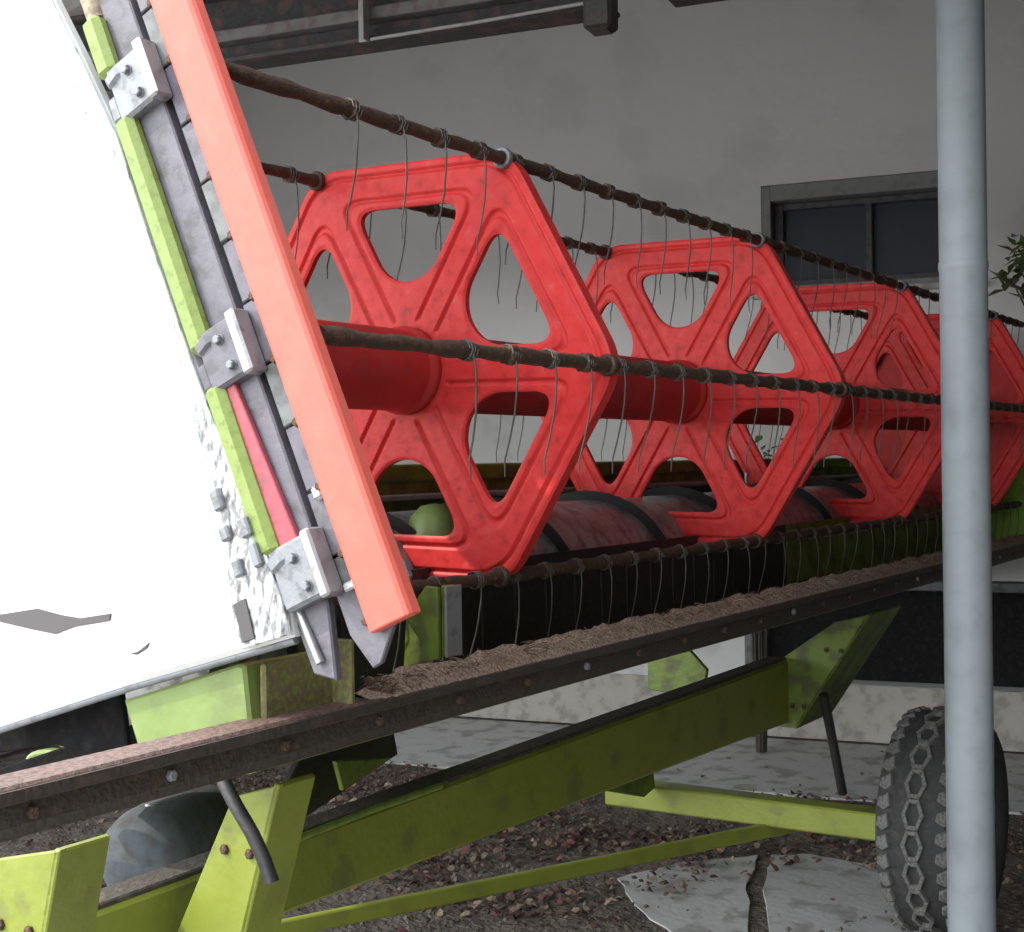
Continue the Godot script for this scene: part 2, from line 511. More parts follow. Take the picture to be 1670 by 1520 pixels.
func build_wall() -> void:
	var w := thing("shed_wall", "grey plastered shed wall with a dark window, behind the red reel", "wall", SX)
	var st := mb()
	var xL := -10.0
	var xR := 8.0
	# openings: window x -0.30..0.92, y 2.39..2.97 ; low hatch x -0.42..1.75, y 0.30..0.86
	wall_piece(st, xL, xR, 2.97, 4.40)
	wall_piece(st, xL, -0.30, 0.86, 2.97)
	wall_piece(st, 0.80, xR, 0.86, 2.97)
	wall_piece(st, -0.30, 0.80, 0.86, 2.39)
	wall_piece(st, xL, -0.42, 0.0, 0.86)
	wall_piece(st, 1.75, xR, 0.0, 0.86)
	wall_piece(st, -0.42, 1.75, 0.0, 0.30)
	part("plaster", st, M.wall, w)
	st = mb()
	add_box(st, Vector3(-1.0, 0.15, 0.002), Vector3(18.0, 0.298, 0.012), 0.003)
	part("dado", st, mk(41, lin(0.34, 0.32, 0.29), lin(0.22, 0.205, 0.185), 0.45, 0.9, 0.0, 0.8, 0.1), w)
	st = mb()
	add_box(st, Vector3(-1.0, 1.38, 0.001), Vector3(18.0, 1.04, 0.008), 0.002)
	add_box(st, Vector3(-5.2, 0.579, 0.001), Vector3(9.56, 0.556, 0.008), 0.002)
	part("shade_toned_lower_wall", st, mk(48, lin(0.47, 0.475, 0.47), lin(0.39, 0.39, 0.38), 0.42, 0.9, 0.0, 2.2, 0.1), w)  # lower wall sheets in darker grey, shade put into their colour
	# window
	st = mb()
	add_box(st, Vector3(-0.275, 2.68, -0.09), Vector3(0.05, 0.575, 0.17), 0.004)
	add_box(st, Vector3(0.775, 2.68, -0.09), Vector3(0.05, 0.575, 0.17), 0.004)
	add_box(st, Vector3(0.25, 2.925, -0.085), Vector3(0.998, 0.085, 0.18), 0.004)
	add_box(st, Vector3(0.25, 2.405, -0.085), Vector3(0.998, 0.034, 0.18), 0.004)
	var win := part("window", st, M.frame, w)
	st = mb()
	add_box(st, Vector3(-0.225, 2.65, -0.115), Vector3(0.048, 0.455, 0.05), 0.004)
	add_box(st, Vector3(0.727, 2.65, -0.115), Vector3(0.048, 0.455, 0.05), 0.004)
	add_box(st, Vector3(0.255, 2.65, -0.115), Vector3(0.034, 0.455, 0.05), 0.004)
	add_box(st, Vector3(0.25, 2.443, -0.115), Vector3(0.90, 0.036, 0.048), 0.004)
	add_box(st, Vector3(0.25, 2.862, -0.115), Vector3(0.90, 0.034, 0.048), 0.004)
	part("sash", st, M.frame_dark, win)
	for s in [[-0.2, 0.238], [0.272, 0.702]]:
		st = mb()
		add_box(st, Vector3((s[0] + s[1]) * 0.5, 2.653, -0.135), Vector3(s[1] - s[0], 0.38, 0.006), 0.0)
		part("pane", st, M.glass, win)
	st = mb()
	add_box(st, Vector3(0.25, 2.653, -0.26), Vector3(1.08, 0.55, 0.02), 0.0)
	part("dark_board", st, M.dark_steel, win)
	st = mb()
	add_box(st, Vector3(0.25, 2.372, 0.02), Vector3(1.2, 0.03, 0.10), 0.006)
	part("window_sill", st, M.concrete, win)
	# low dark hatch
	st = mb()
	add_box(st, Vector3(0.665, 0.58, -0.17), Vector3(2.16, 0.556, 0.03), 0.002)
	add_box(st, Vector3(0.665, 0.58, -0.22), Vector3(2.3, 0.6, 0.03), 0.0)
	var h := part("hatch", st, M.near_black, w)
	st = mb()
	add_box(st, Vector3(0.665, 0.83, -0.05), Vector3(2.16, 0.05, 0.16), 0.005)
	add_box(st, Vector3(-0.39, 0.555, -0.05), Vector3(0.05, 0.495, 0.16), 0.005)
	add_box(st, Vector3(1.72, 0.555, -0.05), Vector3(0.05, 0.495, 0.16), 0.005)
	part("hatch_frame", st, M.frame_dark, h)

func build_roof() -> void:
	var r := thing("lean_to_roof", "dark steel lean-to roof with a rusty edge beam above the header", "roof", SX)
	# corrugated sheets: steep over the shed, a flat eaves sheet in front of the beam
	for sh in [[-0.3, 4.18, 4.52, 2.905], [4.12, 5.62, 2.90, 2.84]]:
		var st0 := mb()
		st0.set_smooth_group(1)
		var nx := 420
		var x0 := -9.0
		var x1 := 7.5
		for i in nx:
			var a := x0 + (x1 - x0) * i / nx
			var b := x0 + (x1 - x0) * (i + 1) / nx
			var ya := 0.012 * sin(a * TAU / 0.16)
			var yb := 0.012 * sin(b * TAU / 0.16)
			quad(st0, Vector3(a, sh[2] + ya, sh[0]), Vector3(b, sh[2] + yb, sh[0]), Vector3(b, sh[3] + yb, sh[1]), Vector3(a, sh[3] + ya, sh[1]), Vector3.UP)
			quad(st0, Vector3(a, sh[2] - 0.006 + ya, sh[0]), Vector3(b, sh[2] - 0.006 + yb, sh[0]), Vector3(b, sh[3] - 0.006 + yb, sh[1]), Vector3(a, sh[3] - 0.006 + ya, sh[1]), Vector3.DOWN)
		part("roof_sheet", st0, M.roof_sheet, r)
	var st := mb()
	for z in [0.5, 1.7, 2.9]:
		st = mb()
		add_box(st, Vector3(-0.75, 4.42 - z * 0.3605 - 0.06, z), Vector3(16.4, 0.09, 0.05), 0.004)
		part("purlin", st, M.roof_steel, r)
	# edge beam: an I section
	st = mb()
	add_box(st, Vector3(-4.3, 2.668, 4.07), Vector3(9.1, 0.014, 0.11), 0.003)
	add_box(st, Vector3(-4.3, 2.72, 4.07), Vector3(9.1, 0.09, 0.012), 0.001)
	add_box(st, Vector3(-4.3, 2.862, 4.07), Vector3(9.1, 0.014, 0.11), 0.003)
	add_box(st, Vector3(-4.3, 2.81, 4.07), Vector3(9.1, 0.09, 0.02), 0.001)
	add_box(st, Vector3(3.9, 2.765, 4.07), Vector3(7.0, 0.20, 0.1), 0.003)
	part("edge_beam", st, M.roof_steel, r)
	st = mb()
	add_box(st, Vector3(-4.3, 2.738, 4.10), Vector3(9.1, 0.034, 0.05), 0.003)
	part("edge_angle", st, M.roof_edge, r)
	st = mb()
	add_tube(st, [Vector3(-0.42, 2.656, 4.15), Vector3(-0.1, 2.66, 4.15), Vector3(0.20, 2.668, 4.15)], 0.005, 8)
	part("conduit", st, M.frame, r)
	st = mb()
	add_box(st, Vector3(-0.447, 2.76, 4.14), Vector3(0.03, 0.21, 0.005), 0.001)
	add_box(st, Vector3(-0.434, 2.76, 4.155), Vector3(0.005, 0.21, 0.03), 0.001)
	part("hanger_strut", st, M.frame, r)
	st = mb()
	add_box(st, Vector3(0.235, 2.655, 4.13), Vector3(0.075, 0.115, 0.07), 0.008)
	add_box(st, Vector3(0.235, 2.60, 4.13), Vector3(0.055, 0.016, 0.05), 0.004)
	part("bracket_block", st, M.dark_steel, r)
func build_blocker_walls() -> void:
	var e := thing("blocker_wall", "unseen dark boarded barn wall closing the yard on the right of the pole", "wall", SX)  # out of view, added to keep sky light off the right-hand faces
	var st := mb()
	add_box(st, Vector3(2.45, 2.5, 6.5), Vector3(0.08, 5.0, 12.9), 0.0)
	part("wall", st, M.blocker, e)
	var lw := thing("blocker_end_wall", "unseen plastered end wall added to cut low light from the left", "wall", SX)  # out of view, added to cut low side light on the shed wall
	st = mb()
	add_box(st, Vector3(-4.05, 2.0, 1.6), Vector3(0.2, 4.0, 3.1), 0.01)
	part("plaster", st, M.wall, lw)
	var bd := mb()
	add_box(bd, Vector3.ZERO, Vector3(0.03, 4.96, 0.192), 0.004)
	var bm := done(bd)
	for i in 64:
		inst("plank", bm, M.blocker, e, Transform3D(Basis.IDENTITY, Vector3(2.392 - 0.004 * (i % 3), 2.5, 0.16 + i * 0.2)))

func build_pole() -> void:
	var p := thing("steel_pole", "pale grey painted round steel pole standing in front of the header", "pole", Transform3D(Basis.IDENTITY, Vector3(1.062, 0, -3.3)))
	var st := mb()
	var r := 0.0545
	add_lathe(st, [Vector2(r, 0), Vector2(r, 1.93), Vector2(r + 0.002, 1.935), Vector2(r + 0.002, 1.95), Vector2(r, 1.955), Vector2(r, 2.82), Vector2(0, 2.82)], Transform3D.IDENTITY, 40)
	part("shaft", st, M.pole, p)
	st = mb()
	add_box(st, Vector3(0, 0.006, 0), Vector3(0.2, 0.014, 0.2), 0.003)
	part("base_plate", st, M.pole, p)
# ---------------------------------------------------------------- the header
func smax(a: float, b: float, k: float) -> float:
	var h := maxf(k - absf(a - b), 0.0) / k
	return maxf(a, b) + h * h * k * 0.25

# distance to the plate's outer edge (x) and to the nearest window (y), both positive outside
const SIDE_W := 0.049
const APEX_R := 0.095

# distance to the straight-sided wedge round a window: the pressed grooves follow it into the hub
func spider_wedge(p: Vector2) -> float:
	var an := fposmod(atan2(p.y, p.x), PI / 3.0) - PI / 6.0
	var q := Vector2(cos(an), sin(an)) * p.length()
	return smax(q.x - 0.356, -(q.x * 0.5 - absf(q.y) * 0.8660254) + SIDE_W, 0.055)

func spider_sdf(p: Vector2) -> Vector2:
	var an := fposmod(atan2(p.y, p.x), PI / 3.0) - PI / 6.0
	var q := Vector2(cos(an), sin(an)) * p.length()
	var t := absf(q.y)
	var side := -(q.x * 0.5 - t * 0.8660254) + SIDE_W
	var xc := 2.0 * (SIDE_W + APEX_R)
	if q.x * 0.8660254 + t * 0.5 < xc * 0.8660254:
		side = (Vector2(q.x - xc, t)).length() - APEX_R
	var win := smax(q.x - 0.356, side, 0.055)
	# outer edge: hexagon with rounded corners plus a boss at each bar
	var outer := q.x - 0.452
	var n2 := q.x * 0.5 + t * 0.8660254 - 0.452
	outer = smax(outer, n2, 0.06)
	return Vector2(outer, win)

func sstep(a: float, b: float, x: float) -> float:
	var t := clampf((x - a) / (b - a), 0.0, 1.0)
	return t * t * (3.0 - 2.0 * t)

func groove(d: float, c: float, w: float) -> float:
	return 1.0 - sstep(0.35, 1.0, absf(d - c) / w)

func spider_mesh() -> ArrayMesh:
	var n := 360
	var R := 0.56
	var cell := 2.0 * R / n
	var pos := []
	var ins := PackedByteArray()
	pos.resize((n + 1) * (n + 1))
	ins.resize((n + 1) * (n + 1))
	for j in n + 1:
		for i in n + 1:
			var p := Vector2(-R + i * cell, -R + j * cell)
			var d := spider_sdf(p)
			var f := maxf(d.x, -d.y)
			var k := j * (n + 1) + i
			ins[k] = 1 if f <= 0.0 else 0
			if f > 0.0 and f < cell * 1.8:
				for it in 3:                       # pull the fringe on to the outline
					var e := 0.0008
					var g := Vector2(sf(p + Vector2(e, 0)) - sf(p - Vector2(e, 0)), sf(p + Vector2(0, e)) - sf(p - Vector2(0, e))) / (2.0 * e)
					if g.length_squared() > 1e-6:
						p -= g * (sf(p) / g.length_squared())
				if absf(sf(p)) < 0.002:
					ins[k] = 2
			pos[k] = p
	var V := PackedVector3Array()
	var idx := {}
	var tris := PackedInt32Array()
	var edges := {}
	var add := func(k: int) -> int:
		if idx.has(k):
			return idx[k]
		var p: Vector2 = pos[k]
		var d := spider_sdf(p)
		var h := 0.0
		var wd := spider_wedge(p)
		h -= 0.007 * groove(wd, 0.021, 0.0062) * sstep(0.105, 0.12, p.length())
		h -= 0.007 * groove(-d.x, 0.022, 0.0062) * sstep(0.0, 0.008, wd - 0.030)
		h -= 0.003 * sstep(0.005, 0.0, d.y)
		h -= 0.003 * sstep(0.005, 0.0, -d.x)
		idx[k] = V.size()
		V.append(Vector3(-h, p.y, p.x))
		return idx[k]
	for j in n:
		for i in n:
			var a := j * (n + 1) + i
			var q := [a, a + 1, a + n + 2, a + n + 1]
			for t in [[0, 1, 2], [0, 2, 3]]:
				var ok := true
				var core := false
				for m in t:
					if ins[q[m]] == 0:
						ok = false
					if ins[q[m]] == 1:
						core = true
				if ok and core:
					var ids := []
					for m in t:
						ids.append(add.call(q[m]))
					tris.append_array(PackedInt32Array([ids[0], ids[1], ids[2]]))
					for m in 3:
						var e0: int = ids[m]
						var e1: int = ids[(m + 1) % 3]
						if edges.has(Vector2i(e1, e0)):
							edges.erase(Vector2i(e1, e0))
						else:
							edges[Vector2i(e0, e1)] = true
	var st := mb()
	st.set_smooth_group(1)
	for i in range(0, tris.size(), 3):
		tri(st, V[tris[i]], V[tris[i + 1]], V[tris[i + 2]], Vector3(-1, 0, 0))
	# flanges: every edge is folded back away from the near side
	st.set_smooth_group(2)
	for e in edges.keys():
		var a: Vector3 = V[e.x]
		var b: Vector3 = V[e.y]
		var mid := Vector2((a.z + b.z) * 0.5, (a.y + b.y) * 0.5)
		var d := spider_sdf(mid)
		var depth := 0.032 if absf(d.x) < absf(d.y) else 0.014
		var g := Vector2(sf(mid + Vector2(0.001, 0)) - sf(mid - Vector2(0.001, 0)), sf(mid + Vector2(0, 0.001)) - sf(mid - Vector2(0, 0.001)))
		quad(st, a, b, b + Vector3(depth, 0, 0), a + Vector3(depth, 0, 0), Vector3(0, g.y, g.x))
	return done(st)

func sf(p: Vector2) -> float:
	var d := spider_sdf(p)
	return maxf(d.x, -d.y)

func profile_sheet(st: SurfaceTool, prof: Array, x0: float, x1: float, thick: float) -> void:
	# prof: (z, y) points; a bent sheet of that section running along x
	var n := prof.size()
	var off := []
	for i in n:
		var a: Vector2 = prof[max(i - 1, 0)]
		var b: Vector2 = prof[min(i + 1, n - 1)]
		var t := (b - a).normalized()
		off.append(prof[i] + Vector2(t.y, -t.x) * thick)
	for i in n - 1:
		var a: Vector2 = prof[i]
		var b: Vector2 = prof[i + 1]
		var c: Vector2 = off[i]
		var d: Vector2 = off[i + 1]
		var nn := (a + b - c - d)
		quad(st, Vector3(x0, a.y, a.x), Vector3(x1, a.y, a.x), Vector3(x1, b.y, b.x), Vector3(x0, b.y, b.x), Vector3(0, nn.y, nn.x))
		quad(st, Vector3(x0, c.y, c.x), Vector3(x1, c.y, c.x), Vector3(x1, d.y, d.x), Vector3(x0, d.y, d.x), -Vector3(0, nn.y, nn.x))
		for x in [x0, x1]:
			quad(st, Vector3(x, a.y, a.x), Vector3(x, b.y, b.x), Vector3(x, d.y, d.x), Vector3(x, c.y, c.x), Vector3(x - (x0 + x1) * 0.5, 0, 0))
	for e in [0, n - 1]:
		quad(st, Vector3(x0, prof[e].y, prof[e].x), Vector3(x1, prof[e].y, prof[e].x), Vector3(x1, off[e].y, off[e].x), Vector3(x0, off[e].y, off[e].x), Vector3(0, 0, 1 if e == 0 else -1))

const SPIDERS := [0.0, 1.351, 2.702, 4.05]
const AXIS := 1.7009

func build_header() -> void:
	var h := thing("harvester_header", "grain header of a combine harvester with a red six-sided pick-up reel", "header", HX)
	# cutter bar: a long dirty steel channel
	var st := mb()
	add_prism(st, pv([0.418, 1.113, 0.418, 1.098, 0.405, 1.093, 0.405, 1.066, 0.40, 1.050, 0.35, 1.045, 0.335, 1.067, 0.335, 1.107, 0.35, 1.117]), 6.53, Transform3D(Basis(Vector3(0, 0, 1), Vector3(0, 1, 0), Vector3(-1, 0, 0)), Vector3(4.68, 0, 0)), 0.003)
	var bar := part("cutter_bar", st, M.cutter, h)
	# dusty heap lying along the bar
	st = mb()
	var nz := FastNoiseLite.new()
	nz.seed = 3
	nz.frequency = 9.0
	var nseg := 420
	var rows := []
	for i in nseg + 1:
		var u := -0.64 + 5.3 * i / nseg
		var hh := 0.027 + 0.015 * nz.get_noise_1d(u * 0.8) + 0.007 * nz.get_noise_1d(u * 6.0 + 40.0)
		hh *= sstep(-0.64, -0.5, u) * 0.9 + 0.1
		var row := []
		var pr := [Vector2(0.412, 1.112), Vector2(0.402, 1.114 + hh * 0.4), Vector2(0.385, 1.116 + hh * 0.75), Vector2(0.368, 1.118 + hh * 0.95), Vector2(0.352, 1.118 + hh * 0.8), Vector2(0.338, 1.098)]
		for q in pr:
			row.append(Vector3(u, q.y + nz.get_noise_2d(u * 9.0, q.x * 90.0) * 0.006, q.x + nz.get_noise_2d(u * 7.0, q.y * 50.0) * 0.006))
		rows.append(row)
	st.set_smooth_group(1)
	for i in nseg:
		for k in 5:
			quad(st, rows[i][k], rows[i + 1][k], rows[i + 1][k + 1], rows[i][k + 1], Vector3(0, 1, 0.3))
	part("chaff_heap", st, M.dirt_heap, bar)
	var straw := mb()
	add_tube(straw, [Vector3(-0.02, 0, 0), Vector3(0, 0.003, 0.001), Vector3(0.02, 0, 0)], 0.0014, 4, false)
	var mm := MultiMesh.new()
	mm.transform_format = MultiMesh.TRANSFORM_3D
	mm.use_colors = true
	mm.mesh = done(straw)
	mm.instance_count = 4000
	for i in 4000:
		var u := -0.6 + 5.2 * pow(rng.randf(), 1.4)
		var b := Basis.from_euler(Vector3(rng.randf_range(-0.5, 0.5), rng.randf() * TAU, rng.randf_range(-0.5, 0.5))).scaled(Vector3.ONE * rng.randf_range(0.2, 0.7))
		mm.set_instance_transform(i, Transform3D(b, Vector3(u, 1.118 + rng.randf() * 0.024, rng.randf_range(0.345, 0.405))))
		mm.set_instance_color(i, [Color(0.26, 0.18, 0.12), Color(0.17, 0.11, 0.08), Color(0.32, 0.25, 0.18), Color(0.09, 0.06, 0.045)][rng.randi() % 4])
	var mi := MultiMeshInstance3D.new()
	mi.name = "chaff"
	mi.multimesh = mm
	mi.material_override = M.chaff
	mi.set_meta("kind", "stuff")
	bar.add_child(mi, true)
	var bb := mb()
	add_lathe(bb, [Vector2(0.0085, 0.0), Vector2(0.0085, 0.006), Vector2(0.006, 0.008), Vector2(0.0, 0.008)], Transform3D(Basis(Vector3.RIGHT, PI / 2), Vector3.ZERO), 6, false)
	var bolt := done(bb)
	for i in 26:
		inst("bolt", bolt, M.galv if i % 5 == 1 else M.rust_bar, bar, Transform3D(Basis.IDENTITY, Vector3(-1.32 + i * 0.23, 1.079, 0.4045)))
	# rusty red lip along the near end of the bar
	st = mb()
	add_box(st, Vector3(-1.25, 1.112, 0.378), Vector3(1.16, 0.012, 0.07), 0.004)
	part("top_lip", st, mk(30, lin(0.17, 0.10, 0.082), lin(0.05, 0.035, 0.028), 0.55, 0.6, 0.1, 0.22, 0.5, 0.03), bar)
	# floor pan and trough
	st = mb()
	profile_sheet(st, [Vector2(0.336, 1.075), Vector2(0.22, 1.0), Vector2(0.15, 0.97), Vector2(0.03, 0.945), Vector2(-0.12, 0.925), Vector2(-0.27, 0.94), Vector2(-0.41, 1.0), Vector2(-0.50, 1.10), Vector2(-0.55, 1.24)], -0.66, 4.68, 0.012)
	part("floor_pan", st, M.lime_dirty_shaded, h)
	st = mb()
	add_box(st, Vector3(2.01, 1.345, -0.575), Vector3(5.34, 0.22, 0.012), 0.003)
	part("back_wall", st, M.lime_dirty_shaded, h)
	st = mb()
	add_box(st, Vector3(2.01, 1.472, -0.60), Vector3(5.36, 0.05, 0.09), 0.006)
	part("back_beam", st, M.lime_dirty_shaded, h)
	st = mb()
	add_box(st, Vector3(2.01, 1.405, -0.535), Vector3(5.32, 0.016, 0.07), 0.003)
	part("stripper_bar", st, M.frame, h)
	# auger with flights and tube
	st = mb()
	add_tube(st, [Vector3(-0.62, 1.20, -0.16), Vector3(4.66, 1.20, -0.16)], 0.188, 40)
	var aug := part("auger_tube", st, M.auger, h)
	for side in 2:
		st = mb()
		st.set_smooth_group(-1)
		var turns := 4.2
		var steps := 200
		for i in steps:
			var q := []
			for e in 2:
				var t := float(i + e) / steps
				var x := (-0.58 + t * 2.3) if side == 0 else (4.63 - t * 2.3)
				var a := t * turns * TAU * (1.0 if side == 0 else -1.0)
				for rr in [0.186, 0.215]:
					q.append(Vector3(x, 1.20 + rr * cos(a), -0.16 + rr * sin(a)))
			quad(st, q[0], q[1], q[3], q[2], Vector3(-1, 0, 0))
			for k in 4:
				q[k].x += 0.005
			quad(st, q[0], q[1], q[3], q[2], Vector3(1, 0, 0))
			quad(st, q[1], q[3], q[3] - Vector3(0.005, 0, 0), q[1] - Vector3(0.005, 0, 0), Vector3(0, q[1].y - 1.20, q[1].z + 0.16))
		part("auger_flight", st, M.dark_steel, aug)
	for k in 12:
		st = mb()
		var a := k * 2.1
		var x := 1.95 + k * 0.09
		add_tube(st, [Vector3(x, 1.20 + 0.18 * cos(a), -0.16 + 0.18 * sin(a)), Vector3(x, 1.20 + 0.25 * cos(a), -0.16 + 0.25 * sin(a))], 0.008, 8)
		part("auger_finger", st, M.silver, aug)
	# gearbox at the near end of the trough
	st = mb()
	add_lathe(st, [Vector2(0.0, 0.075), Vector2(0.03, 0.07), Vector2(0.055, 0.045), Vector2(0.065, 0.0), Vector2(0.065, -0.06), Vector2(0.0, -0.06)], Transform3D(Basis.IDENTITY, Vector3(0.10, 1.335, 0.0)), 24)
	var gb := part("gearbox", st, M.lime, h)
	st = mb()
	add_lathe(st, [Vector2(0.0, 0.03), Vector2(0.018, 0.028), Vector2(0.022, 0.0), Vector2(0.022, -0.02), Vector2(0.03, -0.022), Vector2(0.03, -0.04), Vector2(0.0, -0.04)], Transform3D(Basis.IDENTITY, Vector3(0.235, 1.34, 0.0)), 16)
	part("filler_cap", st, M.silver, gb)
	# dark shield in front of the auger
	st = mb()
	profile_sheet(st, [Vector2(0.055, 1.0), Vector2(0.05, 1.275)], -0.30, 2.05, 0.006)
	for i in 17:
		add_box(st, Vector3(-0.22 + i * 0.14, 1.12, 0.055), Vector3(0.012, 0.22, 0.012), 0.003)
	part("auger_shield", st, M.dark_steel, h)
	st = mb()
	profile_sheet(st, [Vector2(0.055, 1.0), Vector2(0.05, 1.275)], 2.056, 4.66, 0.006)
	part("auger_shield", st, M.lime_dirty_shaded, h)
	# white sheet end panel that faces the sun
	var wp := pv([-0.332, 1.019, -0.182, 1.064, 0.119, 1.154, 0.356, 1.219, 0.471, 1.251, 0.466, 1.286, 0.432, 1.365, 0.409, 1.418, 0.308, 1.602, 0.252, 1.725, 0.178, 1.892, 0.130, 2.013, 0.041, 2.163, -0.059, 2.320, -0.130, 2.44, -0.332, 2.44])
	st = mb()
	add_prism(st, wp, 0.03, u_plane(-0.885), 0.008)
	var ep := part("end_panel", st, M.white, h)
	ep.set_meta("label", "white sunlit sheet end panel")
	st = mb()
	add_prism(st, pv([-0.205, 1.260, -0.173, 1.255, -0.079, 1.269, -0.019, 1.261, 0.025, 1.258, 0.097, 1.269, 0.094, 1.257, 0.010, 1.243, -0.035, 1.229, -0.096, 1.234, -0.174, 1.242]), 0.003, u_plane(-0.9155), 0.0006)
	part("scuff", st, M.scuff, ep)
	st = mb()
	add_prism(st, pv([0.137, 1.207, 0.158, 1.213, 0.183, 1.228, 0.176, 1.218, 0.154, 1.207]), 0.003, u_plane(-0.9155), 0.0006)
	part("scuff", st, M.scuff, ep)
	# worn strip of flaking paint along the panel's leaning edge
	st = mb()
	add_prism(st, pv([-0.056, 2.319, 0.045, 2.161, 0.133, 2.012, 0.182, 1.891, 0.255, 1.725, 0.311, 1.602, 0.266, 1.613, 0.209, 1.728, 0.138, 1.896, 0.077, 2.019, -0.006, 2.170, -0.117, 2.331]), 0.008, u_plane(-0.9155), 0.002)
	part("edge_strip", st, M.flaky, ep)
	st = mb()
	add_prism(st, pv([0.314, 1.600, 0.412, 1.418, 0.435, 1.365, 0.468, 1.286, 0.474, 1.256, 0.384, 1.230, 0.366, 1.273, 0.352, 1.372, 0.333, 1.463, 0.281, 1.593]), 0.010, u_plane(-0.9155), 0.002)
	part("edge_strip", st, M.flakier, ep)
	st = mb()
	add_prism(st, pv([0.371, 1.296, 0.395, 1.306, 0.412, 1.248, 0.388, 1.240]), 0.003, u_plane(-0.9260), 0.0006)
	part("scuff", st, M.scuff, ep)
	for q in [[0.36, 1.40], [0.385, 1.35], [0.42, 1.37], [0.40, 1.41], [0.345, 1.45]]:
		st = mb()
		add_box(st, Vector3(-0.931, q[1], q[0]), Vector3(0.012, rng.randf_range(0.02, 0.04), rng.randf_range(0.012, 0.022)), 0.003, Basis(Vector3.RIGHT, -0.4))
		part("edge_clip", st, M.galv, ep)
	st = mb()
	add_tube(st, [Vector3(-0.900, 1.016, -0.332), Vector3(-0.900, 1.061, -0.182), Vector3(-0.900, 1.151, 0.119), Vector3(-0.900, 1.216, 0.356), Vector3(-0.900, 1.246, 0.467)], 0.007, 8)
	part("folded_edge", st, M.galv, ep)
	# lime end frame below the panel
	st = mb()
	add_prism(st, pv([0.085, 1.125, 0.336, 1.200, 0.350, 1.198, 0.362, 1.10, 0.30, 1.05, 0.125, 1.03]), 0.2, u_plane(-0.685), 0.005)
	part("end_frame", st, M.lime, h)
	st = mb()
	add_box(st, Vector3(-0.775, 1.135, 0.366), Vector3(0.18, 0.13, 0.012), 0.004)
	add_box(st, Vector3(-0.70, 1.16, 0.385), Vector3(0.012, 0.12, 0.05), 0.003)
	part("end_gusset", st, mk(36, lin(0.20, 0.22, 0.06), lin(0.15, 0.095, 0.075), 0.7, 0.7, 0.1, 0.16, 0.4, 0.02), h)
	st = mb()
	add_prism(st, pv([-0.58, 0.885, -0.25, 0.99, 0.05, 1.085, 0.06, 1.03, -0.02, 0.99, -0.3, 0.93, -0.58, 0.84]), 0.02, u_plane(-0.70), 0.003)
	add_prism(st, pv([-0.438, 1.005, -0.332, 1.032, -0.117, 1.099, -0.002, 1.129, 0.02, 1.0, -0.088, 1.011, -0.166, 1.017, -0.333, 0.984, -0.439, 0.959]), 0.015, u_plane(-0.80), 0.003)
	part("shade_skirt", st, M.near_black, h)  # near-black sheets standing in for the shadow beneath the panel
	st = mb()
	add_prism(st, pv([0.255, 1.12, 0.335, 1.14, 0.335, 1.272, 0.308, 1.274, 0.263, 1.221]), 0.012, u_plane(-0.35), 0.002)
	add_box(st, Vector3(-0.335, 1.21, 0.341), Vector3(0.03, 0.13, 0.014), 0.002)
	var ip := part("inner_end_plate", st, M.lime_dirty_shaded, h)
	st = mb()
	add_box(st, Vector3(-0.335, 1.21, 0.351), Vector3(0.05, 0.13, 0.005), 0.001)
	part("plate_edge", st, M.silver, ip)
	st = mb()
	var ov := PackedVector2Array()
	for i in 18:
		ov.append(Vector2(-0.335 + 0.075 * cos(i * TAU / 18), 0.938 + 0.03 * sin(i * TAU / 18)))
	add_prism(st, ov, 0.03, u_plane(-0.66), 0.006)
	part("lug", st, M.lime, h)
	st = mb()
	add_box(st, Vector3(-0.70, 0.965, -0.16), Vector3(0.06, 0.05, 0.12), 0.01, Basis(Vector3.RIGHT, -0.3))
	add_tube(st, [Vector3(-0.66, 0.98, -0.14), Vector3(-0.68, 0.94, -0.05), Vector3(-0.70, 0.97, 0.04)], 0.012, 8)
	part("latch", st, M.near_black, h)
	# far end panel
	st = mb()
	add_prism(st, pv([-0.62, 0.95, -0.3, 0.90, 0.40, 1.05, 0.70, 1.12, 0.80, 1.35, 0.66, 1.62, 0.30, 1.66, -0.3, 1.58, -0.62, 1.52]), 0.03, u_plane(4.72), 0.004)
	part("far_end_panel", st, mk(49, lin(0.24, 0.42, 0.04), lin(0.16, 0.26, 0.04), 0.38, 0.5, 0.0, 0.8), h)
	# reel: tube, spiders, tine bars with their tines
	st = mb()
	add_tube(st, [Vector3(-0.64, AXIS, 0), Vector3(4.66, AXIS, 0)], 0.088, 36)
	var tube := part("reel_tube", st, M.red_dark, h)
	st = mb()
	for u in SPIDERS:
		add_lathe(st, [Vector2(0.088, -0.03), Vector2(0.094, -0.02), Vector2(0.096, -0.018), Vector2(0.096, 0.006), Vector2(0.088, 0.006)], Transform3D(Basis(Vector3(0, 1, 0), Vector3(1, 0, 0), Vector3(0, 0, -1)), Vector3(u, AXIS, 0)), 36)
	part("hub_flange", st, M.red_dark, tube)
	st = mb()
	var hexa := PackedVector2Array()
	for i in 6:
		hexa.append(Vector2(cos(i * PI / 3.0 - 0.0242), sin(i * PI / 3.0 - 0.0242)) * 0.50)
	add_prism(st, hexa, 0.012, Transform3D(u_plane(4.10).basis, Vector3(4.10, AXIS, 0)), 0.003)
	part("reel_end_plate", st, M.red_dark, h)
	var sp := spider_mesh()
	var phase := -0.0242
	var ring := mb()
